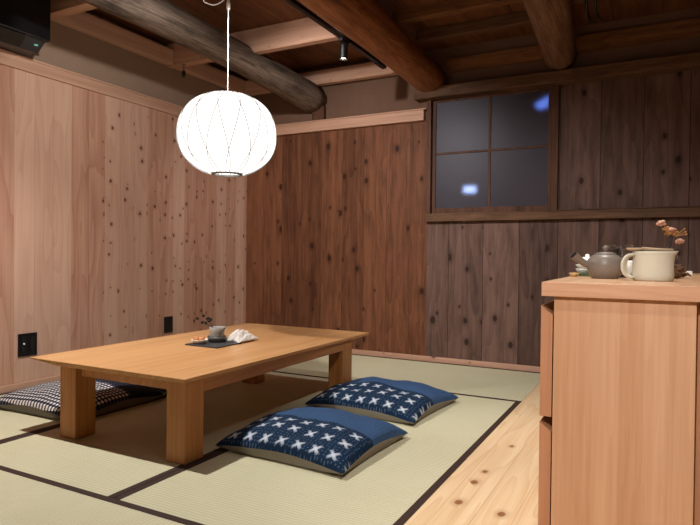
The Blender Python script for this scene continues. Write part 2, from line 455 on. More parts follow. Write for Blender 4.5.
bm = bm_new(); add_box(bm, LW, LW+.018, FW, BW, 0, .042, .002); struct('baseboard_left', bm, M['trim'])
bm = bm_new(); add_box(bm, LW+.018, RW, BW-.014, BW, 0, .042, .002); struct('baseboard_back', bm, M['trim_x'])
bm = bm_new(); add_box(bm, LW, LW+.014, FW, BW, 1.962, 2.04, .002); add_box(bm, LW, LW+.022, FW, BW, 2.034, 2.047, .002)
struct('trim_1', bm, M['trim'])
bm = bm_new(); add_box(bm, LW+.022, -1.685, BW-.04, BW, 1.942, 2.026, .002); add_box(bm, LW+.022, -1.66, BW-.048, BW, 2.026, 2.036, .002)
struct('trim_2', bm, M['trim_x'])
bm = bm_new(); add_box(bm, -1.66, RW, BW-.045, BW, 1.126, 1.19, .004); add_box(bm, -.70, RW, BW-.05, BW+.03, 1.19, 1.197, .002)
struct('trim_3', bm, M['oldrail'])

# window: frame posts, sash, four panes
win = bpy.data.objects.new('window_1', None); COL.objects.link(win); win['kind'] = 'structure'
bm = bm_new()
add_box(bm, -1.66, WX0, BW-.03, BW+.06, 1.19, 2.12, .003); add_box(bm, WX1, WX1+.045, BW-.03, BW+.06, 1.197, 2.12, .003)
mesh('window_frame', bm, M['oldpost'], win)
sx0, sx1, sz0, sz1 = WX0, WX1, 1.19, 2.115
bm = bm_new(); y0, y1 = BW+.006, BW+.032
add_box(bm, sx0, sx0+.03, y0, y1, sz0, sz1, .002); add_box(bm, sx1-.03, sx1, y0, y1, sz0, sz1, .002)
add_box(bm, sx0+.03, sx1-.03, y0, y1, sz0, sz0+.045, .002); add_box(bm, sx0+.03, sx1-.03, y0, y1, sz1-.035, sz1, .002)
mx = (sx0+sx1)/2
add_box(bm, mx-.009, mx+.009, y0+.002, y1-.002, sz0+.045, sz1-.035, .002)
add_box(bm, sx0+.03, sx1-.03, y0+.003, y1-.003, 1.662, 1.678, .002)
mesh('window_sash', bm, M['oldpost'], win)
for xa, xb in ((sx0+.03, mx-.009), (mx+.009, sx1-.03)):
    for za, zb in ((sz0+.045, 1.662), (1.678, sz1-.035)):
        box_obj('window_pane', M['winglass'], (xa-.002, xb+.002, BW+.016, BW+.021, za-.002, zb+.002), win)

# unlit room beyond the window, holding added glow panels for the pane reflections
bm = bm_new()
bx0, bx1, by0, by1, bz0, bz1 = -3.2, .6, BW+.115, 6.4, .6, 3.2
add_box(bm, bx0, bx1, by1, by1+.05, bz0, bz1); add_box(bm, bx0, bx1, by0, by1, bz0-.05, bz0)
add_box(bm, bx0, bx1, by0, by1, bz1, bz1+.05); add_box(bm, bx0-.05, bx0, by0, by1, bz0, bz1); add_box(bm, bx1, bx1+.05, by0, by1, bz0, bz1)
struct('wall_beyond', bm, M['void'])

# ------------------------------------------------------------------ beams, joists
def log_beam(name, label, mat, path, rads, seed):
    rnd = random.Random(seed); o = Vector(path[len(path)//2]); t = thing(name, label, 'beam', o)
    bm = bm_new(); n = 34; seg = 22; pts = []; rr = []
    for i in range(n+1):
        f = i/n*(len(path)-1); k = min(int(f), len(path)-2); w = f-k
        pts.append(Vector(path[k]).lerp(Vector(path[k+1]), w)-o); rr.append(rads[k]*(1-w)+rads[k+1]*w)
    ph = [rnd.uniform(0, 6.28) for _ in range(6)]
    rings = []
    for i, (p, r) in enumerate(zip(pts, rr)):
        ring = []
        for k in range(seg):
            a = 2*PI*k/seg
            q = r*(1+.05*math.sin(2*a+ph[0]+i*.05)+.035*math.sin(3*a+ph[1]-i*.08)+.02*math.sin(7*a+ph[2]+i*.11)+.025*math.sin(i*.5+ph[3])*math.cos(a+ph[4])+rnd.uniform(-.012, .012))
            ring.append(bm.verts.new((p.x+q*math.cos(a), p.y, p.z+q*math.sin(a))))
        rings.append(ring)
    for A, B in zip(rings, rings[1:]):
        for k in range(seg): bm.faces.new((A[k], A[(k+1) % seg], B[(k+1) % seg], B[k]))
    bm.faces.new(rings[0]); bm.faces.new(rings[-1][::-1])
    mesh('trunk', bm, mat, t, smooth=True)
    return t
log_beam('log_beam', 'weathered grey round log beam passing above and behind the white pendant lamp', M['log_grey'],
         [(-2.75, -1.55, 2.31), (-2.75, 1.2, 2.31), (-2.74, 2.6, 2.305), (-2.75, 3.5, 2.295), (-2.74, 4.47, 2.235)], [.115, .112, .108, .112, .135], 1)
log_beam('log_beam', 'reddish brown thick log beam right of the black track rail', M['log_red'],
         [(-1.66, -1.55, 2.36), (-1.66, 1.2, 2.36), (-1.67, 2.6, 2.335), (-1.66, 3.4, 2.315), (-1.62, 4.47, 2.245)], [.135, .133, .130, .130, .113], 2)
log_beam('log_beam', 'dark brown log beam resting above the right window post', M['log_dark'],
         [(-.56, -1.55, 2.39), (-.58, 1.2, 2.37), (-.545, 2.8, 2.35), (-.60, 3.6, 2.33), (-.652, 4.47, 2.30)], [.15, .14, .132, .124, .113], 3)

bm = bm_new(); add_box(bm, 0, 3.45, -.1, 0, 0, .085, .006)
tag(mesh('lintel_beam', bm, M['oldrail'], None, (-1.75, BW, 2.098)), 'old brown squared beam running along the top of the window and dark planks', 'beam')
bm = bm_new(); add_box(bm, -.06, .06, -.05, 0, 0, .12, .004)
tag(mesh('short_post', bm, M['oldpost'], None, (-2.67, BW, 2.036)), 'short dark post under the far end of the grey log', 'post')

def joist(name, label, mat, x0, x1, y0, y1, z0, z1, group=None):
    bm = bm_new(); add_box(bm, 0, x1-x0, 0, y1-y0, 0, z1-z0, .003)
    return tag(mesh(name, bm, mat, None, (x0, y0, z0)), label, 'joist', group)
joist('joist', 'pale new cedar joist crossing between the grey and red logs, nearer the lamp', M['trim_x'], -2.865, -1.72, 3.49, 3.55, 2.33, CZ)
joist('joist', 'pale new cedar joist against the back wall between the grey and red logs', M['trim_x'], -2.865, -1.70, 4.385, 4.445, 2.33, 2.45)
joist('joist', 'pale new cedar joist ending over the small black hook on the left', M['trim_x'], LW, -2.87, 3.45, 3.53, 2.33, CZ)
joist('joist', 'pale new cedar joist above the black air conditioner', M['trim_x'], LW, -2.68, 2.375, 2.455, 2.335, CZ)
joist('joist', 'pale new cedar joist in the left back corner behind the lamp', M['trim_x'], LW, -2.87, 4.36, 4.44, 2.33, 2.45)
joist('joist', 'reddish old joist between the red and dark logs, nearest of the pair', M['joist_old'], -1.62, -.60, 3.66, 3.72, 2.43, CZ)
joist('joist', 'blackened old joist between the red and dark logs, nearer the back wall', M['oldrail'], -1.60, -.62, 4.04, 4.10, 2.425, CZ)
joist('joist', 'dark old joist at the far right above the dark plank wall', M['oldrail'], -.49, RW, 3.75, 3.84, 2.40, CZ)
for (y0, y1) in ((2.456, 3.449), (3.531, 4.359)):
    bm = bm_new(); add_box(bm, 0, .075, 0, y1-y0, 0, .115, .003)
    tag(mesh('ledger', bm, M['trim'], None, (LW, y0, 2.335)), 'pale cedar ledger along the left wall, ' + ('from the air conditioner to the hook' if y0 < 3 else 'from the hook to the back corner'), 'ledger')

# ------------------------------------------------------------------ tatami mats
def tatami(x0, x1, y0, y1, long_axis, label, borders=(1, 1), bw=.028):
    cx, cy = (x0+x1)/2, (y0+y1)/2
    L, W = (y1-y0, x1-x0) if long_axis == 'Y' else (x1-x0, y1-y0)
    t = thing('tatami_mat', label, 'tatami mat', (cx, cy, -.05), 0 if long_axis == 'Y' else PI/2, 'tatami mats on the floor')
    g = .001
    bm = bm_new(); add_box(bm, -W/2+g, W/2-g, -L/2+g, L/2-g, 0, .05, .002); mesh('mat_surface', bm, M['tatami'], t)
    for s, on in ((-1, borders[0]), (1, borders[1])):
        if on:
            bm = bm_new(); a = s*(W/2-g-.0005); add_box(bm, min(a, a-s*bw), max(a, a-s*bw), -L/2+g, L/2-g, .002, .0515, .0006)
            mesh('cloth_border', bm, M['heri'], t)
    return t
XL, XT, XR, YF, YB = -2.585, -1.657, -.700, 1.413, 3.50
tatami(XL, XT, YF, YB, 'Y', 'tatami mat lying mostly under the low table')
tatami(XT, XR, YF, YB, 'Y', 'tatami mat carrying the two indigo cushions, bordering the pine floor')
tatami(XL, XR, YB, BW-.014, 'X', 'tatami mat along the back wall under the window side')
tatami(LW+.018, XL, YF, YB, 'Y', 'tatami mat carrying the two checked cushions along the left wall')
tatami(LW+.018, XL, YB, BW-.014, 'X', 'half tatami mat in the back left corner behind the table')
tatami(XL, XR, .455, YF, 'X', 'tatami mat at the front, cut by the lower left edge of the photo')
tatami(LW+.018, XL, .455, YF, 'X', 'half tatami mat in the front left corner')
tatami(LW+.018, -2.08, -1.58, .455, 'Y', 'tatami mat behind the viewer on the left')
tatami(-2.08, XR, -1.58, .455, 'Y', 'tatami mat behind the viewer beside the pine floor')

# ------------------------------------------------------------------ low table
TX0, TX1, TY0, TY1, TH = -2.632, -1.654, 1.752, 3.428, .350
tcx, tcy = (TX0+TX1)/2, (TY0+TY1)/2
tab = thing('low_table', 'low orange-toned solid wood table with square legs under the pendant lamp', 'table', (tcx, tcy, 0))
def tl(x0, x1, y0, y1, z0, z1): return (x0-tcx, x1-tcx, y0-tcy, y1-tcy, z0, z1)
bm = bm_new()
add_prism(bm, [(TX0-tcx, TH), (TX1-tcx, TH), (TX1-tcx, TH-.016), (-2.43-tcx, TH-.022), (TX0-tcx, TH-.004)], 'Y', TY0-tcy, TY1-tcy)
mesh('table_top', bm, M['table_top'], tab, bevel=.0015)
LEGZ = TH-.0205
for x0, x1, y0, y1 in ((-1.768, -1.668, 1.769, 1.878), (-2.43, -2.325, 1.769, 1.878), (-1.768, -1.668, 3.10, 3.215), (-2.43, -2.325, 3.10, 3.215)):
    bm = bm_new(); add_box(bm, *tl(x0, x1, y0, y1, .0018, LEGZ), .002); mesh('leg', bm, M['table_z'], tab)
for x0, x1 in ((-1.708, -1.6685), (-2.4295, -2.39)):
    bm = bm_new(); add_prism(bm, [(1.8785-tcy, LEGZ), (3.0995-tcy, LEGZ), (3.0995-tcy, .276), (1.8785-tcy, .276)], 'X', x0-tcx, x1-tcx)
    mesh('side_rail', bm, M['table_y'], tab, bevel=.0015)
for y0, y1 in ((1.80, 1.84), (3.14, 3.18)):
    bm = bm_new(); add_box(bm, *tl(-2.3245, -1.7685, y0, y1, .285, LEGZ), .0015); mesh('end_rail', bm, M['table_y'], tab)

# ------------------------------------------------------------------ cushions
def cushion_mesh(top, hx, hy, T, seed, N=44):
    rnd = random.Random(seed); ph = [rnd.uniform(0, 6.28) for _ in range(8)]
    bm = bm_new(); grid = []
    zs = .044
    for j in range(N+1):
        row = []
        for i in range(N+1):
            u, v = 2*i/N-1, 2*j/N-1
            # cluster samples near the edges
            u = math.sin(u*PI/2)*.6+u*.4; v = math.sin(v*PI/2)*.6+v*.4
            x = hx*u*(1-.055*(1-v*v)*abs(u)); y = hy*v*(1-.055*(1-u*u)*abs(v))
            e = max(0, (1-u*u))*max(0, (1-v*v))
            prof = e**.36
            seamz = zs - .024*(abs(u*v))**2 + .004*math.sin(6*u+ph[0])*math.sin(5*v+ph[1])
            if top:
                z = seamz + T*prof + .004*prof*(math.sin(7*u+4*v+ph[2])+math.sin(9*v-3*u+ph[3])+.6*math.sin(17*u+ph[4])*math.sin(13*v+ph[5]))
            else:
                z = max(.0005, seamz*(1-min(1, e**.36*2.6)) + .0005)
            row.append(bm.verts.new((x, y, z)))
        grid.append(row)
    for j in range(N):
        for i in range(N):
            bm.faces.new((grid[j][i], grid[j][i+1], grid[j+1][i+1], grid[j+1][i]))
    return bm
def cushion(label, top, back, loc, rz, hx, hy, T, seed, group):
    t = thing('floor_cushion', label, 'cushion', loc, rz, group)
    mesh('patterned_cover', cushion_mesh(True, hx, hy, T, seed), top, t, smooth=True)
    mesh('grey_backing', cushion_mesh(False, hx, hy, T, seed), back, t, smooth=True)
    return t
ZC = .0018
cushion('indigo cushion with white crosses, nearer the viewer, right of the table', M['kasuri'], M['backing'], (-1.350, 2.256, ZC), math.radians(-2.0), .320, .302, .076, 5, 'indigo cross cushions')
cushion('indigo cushion with white crosses, farther one, by the rear table leg', M['kasuri'], M['backing'], (-1.372, 3.04, ZC), math.radians(-4), .334, .305, .076, 6, 'indigo cross cushions')
cushion('black and white checked cushion nearer the viewer, against the left wall', M['gingham'], M['backing_d'], (-2.87, 2.215, ZC), math.radians(1), .335, .315, .070, 7, 'checked cushions')
cushion('black and white checked cushion farther back, mostly hidden behind the first one', M['gingham'], M['backing_d'], (-2.86, 2.865, ZC), math.radians(-1), .335, .315, .075, 8, 'checked cushions')

# ------------------------------------------------------------------ pendant lamp
LX, LY, LZ = -2.152, 2.60, 1.518
RX, RZ = .273, .231
lamp = thing('pendant_lamp', 'glowing white ribbed globe pendant lamp hanging over the table', 'lamp', (LX, LY, LZ))
def shade_r(z):   # slightly squared ellipsoid
    return RX*max(0, 1-abs(z/RZ)**2.25)**(1/2.15)
zs = [RZ*math.sin(-PI/2+PI*i/48) for i in range(49)]
zs = [z for z in zs if shade_r(z) > .082]
bm = bm_new(); add_lathe(bm, [(shade_r(z), z) for z in zs], seg=96); mesh('lamp_shade', bm, M['shade'], lamp, smooth=True)
zb, zt = zs[0], zs[-1]
bm = bm_new(); NR = 13
for s in (-1, 1):
    for k in range(NR):
        pts = []
        for i in range(33):
            z = zb+(zt-zb)*(.5-.5*math.cos(PI*i/32)); a = 2*PI*(k+(.5 if s > 0 else 0))/NR + s*.225*(z/RZ) ; r = shade_r(z)+.0008
            pts.append((r*math.cos(a), r*math.sin(a), z))
        add_tube(bm, pts, .0024, 6, False)
mesh('rib_wires', bm, M['wire'], lamp)
bm = bm_new()
add_lathe(bm, [(.072, zb-.006), (.086, zb-.006), (.088, zb+.004), (.072, zb+.004)], seg=48, close=True)
mesh('bottom_ring', bm, M['steel'], lamp, smooth=False)
bm = bm_new(); add_lathe(bm, [(0, zt+.012), (.03, zt+.012), (.086, zt+.002), (.086, zt-.004), (0, zt-.004)], seg=48); mesh('top_cap', bm, M['white'], lamp)
bm = bm_new(); add_tube(bm, [(0, 0, zt+.01), (0, 0, .70)], .0026, 8)
mesh('cord', bm, M['white'], lamp)
bm = bm_new(); add_lathe(bm, [(0, .695), (.008, .695), (.011, .71), (.011, .735), (.007, .745), (.007, .80), (0, .80)], seg=16)
hk = mesh('cord_hook', bm, M['white'], lamp)
bm = bm_new(); add_tube(bm, [(.0, 0, .80), (.0, 0, .86), (.012, 0, .90), (.0, 0, .93), (-.0, 0, CZ-LZ)], .004, 8); mesh('hook_rod', bm, M['steel'], lamp)
bm = bm_new()
pts = []
for i in range(19):
    f = i/18; pts.append((-.005-.17*f, .0, .775-.03*math.sin(PI*f)+.03*f*f*0))
pts += [(-.20, 0, .82), (-.215, 0, .90), (-.22, 0, CZ-LZ)]
add_tube(bm, pts, .0035, 8); mesh('swag_cord', bm, M['white'], lamp)
ll = bpy.data.lights.new('pendant_bulb', 'POINT')

# ------------------------------------------------------------------ track rail + spots
TRX = -1.905
track = thing('track_rail', 'black ceiling track rail running along the red log', 'lighting track', (TRX, 1.0, 2.305))
bm = bm_new(); add_box(bm, -.017, .017, -1.2, 3.10, 0, .025, .002); mesh('rail', bm, M['black'], track)
bm = bm_new(); add_box(bm, -.02, .02, 3.02, 3.165, -.006, .026, .003); mesh('end_feed', bm, M['blackm'], track)

def spotlight(x, y, ztop, label, energy, target, size=70, blend=.6, color=(1, .965, .935), rad=.025, stem=.03):
    t = thing('track_spotlight', label, 'spotlight', (x, y, ztop), 0, 'ceiling track spotlights')
    d = (Vector(target)-Vector((x, y, ztop-.06))).normalized()
    rot = d.to_track_quat('-Z', 'Y').to_matrix().to_4x4()
    bm = bm_new(); add_box(bm, -.016, .016, -.05, .05, -.02, 0, .002); mesh('adapter', bm, M['blackm'], t)
    bm = bm_new(); add_tube(bm, [(0, 0, -.018), (0, 0, -.05)], .007, 10); mesh('stem', bm, M['blackm'], t)
    bm = bm_new()
    add_lathe(bm, [(0, .012), (.027, .012), (.030, .006), (.030, -.085), (.026, -.085), (.024, -.072), (0, -.072)], seg=28)
    bm.transform(Matrix.Translation((0, 0, -.045)) @ rot); mesh('spot_body', bm, M['black'], t, smooth=False)
    bm = bm_new(); add_lathe(bm, [(0, -.0735), (.0225, -.0735)], seg=24)
    bm.transform(Matrix.Translation((0, 0, -.045)) @ rot); mesh('spot_lens', bm, M['lamplens'], t)
    ld = bpy.data.lights.new('spot_beam', 'SPOT'); ld.energy = energy; ld.color = color; ld.spot_size = math.radians(size)
    ld.spot_blend = blend; ld.shadow_soft_size = rad
    lo = bpy.data.objects.new('spot_beam', ld); COL.objects.link(lo); lo.parent = t
    lo.matrix_local = Matrix.Translation(Vector((0, 0, -.045))+d*.09) @ rot
    return t
spotlight(TRX, 3.50, 2.305, 'small lit black spotlight hanging from the track rail near the back wall', 35, (-1.95, 3.55, 0), 80)
spotlight(TRX, 2.30, 2.305, 'added unseen black spotlight on the track rail brightening the back wall', 150, (-2.35, 4.49, 1.0), 92, 1)  # added out of view to even out the light on the back wall
spotlight(TRX, 1.75, 2.305, 'added unseen black spotlight on the track rail brightening the left wall', 66, (-3.475, 2.95, 1.5), 92, 1)  # unseen fill lamp put in to brighten the left wall
tr3 = thing('track_rail', 'short black ceiling track rail beside the grey log, behind the photo edge', 'lighting track', (-2.36, .2, 2.305))
bm = bm_new(); add_box(bm, -.017, .017, -1.5, 1.7, 0, .025, .002); mesh('rail', bm, M['black'], tr3)
spotlight(-2.36, 1.86, 2.305, 'black spotlight beside the grey log, above the front edge of the table', 192, (-2.2, 1.48, 0), 140, 1)
spotlight(-2.36, -.9, 2.305, 'added unseen fill spotlight beside the grey log, bounced off the wall behind the viewer', 80, (-1.2, FW, 1.3), 120, 1)  # added fill: its bounce off the front wall lights the room softly
tr2 = thing('track_rail', 'added unseen black track rail for the fill spotlights above the wooden cabinet', 'lighting track', (-.25, .2, 2.40))  # unseen rail put in to hold the added spots over the cabinet
bm = bm_new(); add_box(bm, -.017, .017, -1.5, 2.9, 0, .025, .002); mesh('rail', bm, M['black'], tr2)
spotlight(-.25, 2.75, 2.40, 'added unseen black spotlight brightening the tea things on the cabinet', 60, (-.15, 2.35, .8), 80, 1)  # out-of-view lamp added to light the cabinet top
spotlight(-.25, 1.95, 2.40, 'added unseen black spotlight brightening the foot of the planks under the window', 140, (-1.0, 4.4, .1), 78, 1)  # added beam, out of view, shaped to lift only the lower planks
spotlight(-.25, 1.15, 2.40, 'added unseen black spotlight brightening the pine floor strip', 42, (-.55, 2.0, 0), 66, 1)  # unseen lamp added to brighten the pine boards
spotlight(-.25, -.70, 2.40, 'added unseen black spotlight brightening the side of the wooden cabinet', 275, (.25, 1.83, .35), 60, 1)  # added lamp behind the camera, lighting the cabinet side

# ------------------------------------------------------------------ ceiling hook, cables
hook = thing('ceiling_hook', 'small dark metal hook hanging under the left joist', 'hook', (-3.31, 3.47, 2.33))
bm = bm_new(); add_box(bm, -.012, .012, -.012, .012, -.006, .0, .001); add_tube(bm, [(0, 0, 0), (0, 0, -.06)], .006, 8); mesh('bracket', bm, M['steel'], hook)
bm = bm_new(); add_lathe(bm, [(0, -.05), (.013, -.052), (.016, -.068), (.013, -.085), (.006, -.10), (0, -.105)], seg=14); mesh('hook_body', bm, M['black'], hook, smooth=True)
for dx, lb in ((0, 'black cable hanging beside the dark log, left one of the pair'), (.05, 'black cable hanging beside the dark log, right one of the pair')):
    t = thing('cable', lb, 'cable', (-.40+dx, 3.70, CZ), 0, 'black cables by the dark log')
    bm = bm_new(); add_tube(bm, [(0, 0, 0), (.005, 0, -.1), (.0, .02, -.2), (.01, .16, -.20), (.01, .3, -.17)], .009, 8); mesh('cable_run', bm, M['black'], t, smooth=True)

# ------------------------------------------------------------------ air conditioner
ac = thing('air_conditioner', 'black wall-mounted air conditioner in the upper left corner', 'air conditioner', (LW, 1.85, 2.05))
bm = bm_new(); add_box(bm, .0, .228, -.45, .44, .058, .36, .006); mesh('housing', bm, M['black'], ac)
bm = bm_new(); add_prism(bm, [(0.0, .0), (.13, .0), (.205, .058), (.0, .058)], 'Y', -.44, .425); mesh('outlet_housing', bm, M['darkgrey'], ac, bevel=.004)
for i in range(3):
    bm = bm_new(); f = i/2.6; add_box(bm, -.018, .018, -.43, .30, -.002, .002, .001)
    bm.transform(Matrix.Translation((.15+.055*f, 0, .012+.036*f)) @ Matrix.Rotation(-.9, 4, 'Y')); mesh('louvre', bm, M['black'], ac)
bm = bm_new(); add_box(bm, .170, .186, .372, .388, .027, .033); mesh('indicator_light', bm, M['led'], ac)

# ------------------------------------------------------------------ wall outlets
def outlet(y0, y1, z0, z1, label, plug):
    t = thing('wall_outlet', label, 'outlet', (LW, (y0+y1)/2, (z0+z1)/2)); w, h = (y1-y0)/2, (z1-z0)/2
    bm = bm_new(); add_box(bm, 0, .008, -w, w, -h, h, .002); mesh('cover_plate', bm, M['black'], t)
    bm = bm_new()
    if plug: add_box(bm, .008, .0105, -w*.45-.012, -w*.45+.012, -.045, .045, .001); add_box(bm, .008, .0105, w*.45-.012, w*.45+.012, -.045, .045, .001)
    else: add_box(bm, .008, .0105, -.012, .012, -.045, .045, .001)
    mesh('socket', bm, M['blackm'], t)
    if plug:
        bm = bm_new(); add_tube(bm, [(.0105, -w*.45, .008), (.014, -w*.45, .008)], .006, 12); mesh('aerial_jack', bm, M['white'], t)
outlet(2.238, 2.362, .201, .343, 'wide black double outlet plate on the left wall near the frame edge', True)
outlet(3.443, 3.533, .214, .343, 'narrow black outlet plate on the left wall beyond the table', False)

# ------------------------------------------------------------------ cabinet
CX0, CX1, CY0, CY1, CT, CS = -.307, .300, 1.814, 3.50, .777, .042
cab = thing('cabinet', 'pale wooden cabinet with finger-pull drawers at the right edge', 'cabinet', ((CX0+CX1)/2, 2.65, 0.0))
cox, coy = (CX0+CX1)/2, 2.65
def cl(x0, x1, y0, y1, z0, z1): return (x0-cox, x1-cox, y0-coy, y1-coy, z0, z1)
bm = bm_new(); add_box(bm, *cl(CX0, CX1, CY0+.0012, CY1, CT-CS, CT), .0015); mesh('counter_top', bm, M['cab_top'], cab)
bm = bm_new(); add_box(bm, *cl(CX0+.0005, CX1-.0005, CY0, CY0+.0011, CT-CS+.0008, CT-.0008)); mesh('front_edge_band', bm, M['cab_x'], cab)
bm = bm_new(); add_box(bm, *cl(-.273, .094, 1.832, 1.854, 0, CT-CS), .001); mesh('side_panel', bm, M['cab_z'], cab)
bm = bm_new(); add_box(bm, *cl(-.273, .094, 3.45, 3.472, 0, CT-CS), .001); mesh('side_panel', bm, M['cab_z'], cab)
bm = bm_new(); add_box(bm, *cl(.096, .262, 1.875, 3.47, 0, CT-CS), .001); mesh('back_panel', bm, M['drawer'], cab)
bm = bm_new(); add_box(bm, *cl(-.268, .094, 1.855, 3.449, .03, .05)); add_box(bm, *cl(-.268, .094, 1.855, 3.449, .36, .375)); mesh('shelf_board', bm, M['drawer'], cab)
ym = (1.834+3.47)/2
for (y0, y1) in ((1.834, ym-.002), (ym+.002, 3.47)):
    for z0, z1 in ((.372, .706), (.012, .354)):
        d = bm_new(); a, b = -.3105-cox, -.2765-cox
        add_prism(d, [(a, z0), (b, z0), (b, z1-.028), (a, z1)], 'Y', y0-coy, y1-coy)
        mesh('drawer', d, M['drawer'], cab, bevel=.0008)

# ------------------------------------------------------------------ things on the cabinet
ZT = CT
pot = thing('teapot', 'dark brown clay side-handled teapot on the cabinet', 'teapot', (-.168, 2.285, ZT)); pot.scale = (1, 1, .93)
bm = bm_new()
add_lathe(bm, [(0, .0), (.042, .0), (.047, .004), (.057, .022), (.0625, .043), (.062, .060), (.056, .076), (.044, .088), (.034, .092), (.0, .092)], seg=48)
mesh('body', bm, M['clay'], pot, smooth=True)
lid = None
bm = bm_new(); add_lathe(bm, [(.036, .091), (.036, .0945), (.029, .099), (.012, .1025), (0, .103)], seg=36); lid = mesh('lid', bm, M['clay'], pot, smooth=True)
bm = bm_new(); add_lathe(bm, [(.004, .102), (.0035, .107), (.0085, .111), (.0105, .117), (.008, .124), (0, .1265)], seg=20); mesh('knob', bm, M['clay'], lid, smooth=True)
bm = bm_new(); hd = [(-.046, -.018, .047), (-.066, -.034, .057), (-.087, -.052, .076), (-.101, -.064, .090)]
add_tube(bm, hd, [.013, .0125, .0135, .0165], 20, False); mesh('side_handle', bm, M['clay'], pot, smooth=True)
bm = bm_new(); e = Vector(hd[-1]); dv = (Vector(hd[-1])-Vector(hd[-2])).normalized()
add_tube(bm, [e-dv*.012, e-dv*.002], [.0125, .0158], 20); mesh('handle_shade_plug', bm, M['hollow_shade'], pot)  # dark plug standing in for the shade in the handle's open end
bm = bm_new(); add_tube(bm, [(.01, .045, .045), (.012, .068, .062), (.014, .085, .084)], [.014, .010, .007], 14); mesh('spout', bm, M['clay'], pot, smooth=True)

pit = thing('pitcher', 'cream glazed pitcher with a broad strap handle on the cabinet', 'pitcher', (-.015, 2.175, ZT))
def lip(p, a, r, z):
    x, y, zz = p
    if z > .07:
        k = max(0, math.cos(a))**10*(z-.07)/.027; x += .011*k; zz += .002*k
    return (x, y, zz)
bm = bm_new()
add_lathe(bm, [(0, .0), (.057, .0), (.0615, .004), (.0625, .02), (.0615, .055), (.060, .082), (.0615, .090), (.0632, .0955), (.060, .0968), (.057, .092), (.056, .02), (0, .015)], seg=56, sx=1, sy=.88, fn=lip)
mesh('body', bm, M['cream'], pit, smooth=True)
def ribbon(bm, path, w, th, wdir):
    path = [Vector(p) for p in path]; wd = Vector(wdir).normalized(); rings = []
    for i, p in enumerate(path):
        d = (path[min(i+1, len(path)-1)]-path[max(i-1, 0)]).normalized(); n = d.cross(wd).normalized()
        ring = []
        for k in range(16):
            a = 2*PI*k/16; cw, sn = math.cos(a), math.sin(a)
            ring.append(bm.verts.new(p+wd*(w/2*math.copysign(abs(cw)**.6, cw))+n*(th/2*math.copysign(abs(sn)**.6, sn))))
        rings.append(ring)
    for A, B in zip(rings, rings[1:]):
        for k in range(16): bm.faces.new((A[k], A[(k+1) % 16], B[(k+1) % 16], B[k]))
    bm.faces.new(rings[0][::-1]); bm.faces.new(rings[-1])
bm = bm_new(); cs = []
for i in range(19):
    a = PI*(.5+i/18); cs.append((-.053+.033*math.copysign(abs(math.cos(a))**.75, math.cos(a)), -.026-.014*abs(math.cos(a)), .048+.038*math.sin(a)))
ribbon(bm, cs, .030, .010, (.42, .9, 0)); mesh('strap_handle', bm, M['cream'], pit, smooth=True)

sp = thing('wooden_spoon', 'pale wooden spoon lying across the rim of the cream pitcher', 'spoon', (-.017, 2.155, ZT+.0975))
bm = bm_new(); add_lathe(bm, [(0, 0), (.010, .0008), (.0165, .004), (.018, .009), (.0165, .0105), (.012, .007), (0, .0055)], -.052, 0, seg=24, sx=1.5)
mesh('spoon_bowl', bm, M['spoon'], sp, smooth=True)
bm = bm_new(); add_tube(bm, [(-.032, 0, .008), (.0, .001, .0065), (.06, .002, .004)], [.006, .0045, .0042], 10); mesh('spoon_handle', bm, M['spoon'], sp, smooth=True)

jug = thing('glass_bowl', 'clear glass bowl behind the brown teapot', 'glass bowl', (-.140, 2.60, ZT))
bm = bm_new(); add_lathe(bm, [(0, .0), (.035, .0), (.044, .01), (.052, .05), (.053, .112), (.056, .126), (.054, .127), (.050, .112), (.049, .05), (.04, .012), (0, .006)], seg=40)
mesh('bowl_wall', bm, M['glass'], jug, smooth=True)
tr = thing('small_tray', 'small black tray under the white square jar', 'tray', (-.062, 2.47, ZT))
bm = bm_new(); add_box(bm, -.072, .072, -.05, .05, 0, .008, .002); add_box(bm, -.066, .066, -.044, .044, .008, .009); mesh('tray_board', bm, M['blackm'], tr)
jar = thing('white_jar', 'small white ceramic jar between teapot and pitcher', 'jar', (-.096, 2.47, ZT+.0092))
bm = bm_new(); add_lathe(bm, [(0, 0), (.028, 0), (.035, .006), (.037, .03), (.033, .05), (.028, .056), (.026, .052), (0, .05)], seg=32); mesh('jar_body', bm, M['porc'], jar, smooth=True)

gc = thing('green_cloth', 'folded dark green cloth behind the teapot handle', 'cloth', (-.258, 2.52, ZT))
bm = bm_new(); add_box(bm, -.045, .05, -.06, .06, 0, .006, .002); add_box(bm, -.042, .048, -.058, .055, .006, .012, .002); mesh('folded_cloth', bm, M['greencloth'], gc)
for i in range(3):
    t = thing('stacked_cup', ['lowest', 'middle', 'topmost'][i]+' small greyish white cup of the stack left of the teapot', 'cup', (-.268, 2.525, ZT+.0122+.0175*i), 0, 'stacked small cups')
    bm = bm_new(); add_lathe(bm, [(0, .0), (.016, .0), (.018, .002), (.0265, .012), (.0275, .0174), (.0258, .0174), (.0235, .012), (.016, .004), (0, .0035)], seg=28); mesh('cup_wall', bm, M['porc'], t, smooth=True)
t = thing('white_cup', 'small white lidded cup behind the base of the teapot handle', 'cup', (-.262, 2.625, ZT))
bm = bm_new(); add_lathe(bm, [(0, 0), (.02, 0), (.024, .004), (.034, .045), (.035, .066), (.028, .074), (.008, .078), (.009, .086), (0, .09)], seg=28); mesh('cup_body', bm, M['porc'], t, smooth=True)
t = thing('ochre_dish', 'tiny ochre dish at the left edge of the cabinet top', 'dish', (-.287, 2.41, ZT))
bm = bm_new(); add_lathe(bm, [(0, .0), (.011, .0), (.015, .004), (.0195, .015), (.018, .015), (.013, .006), (0, .005)], seg=24); mesh('dish_wall', bm, M['ochre'], t, smooth=True)

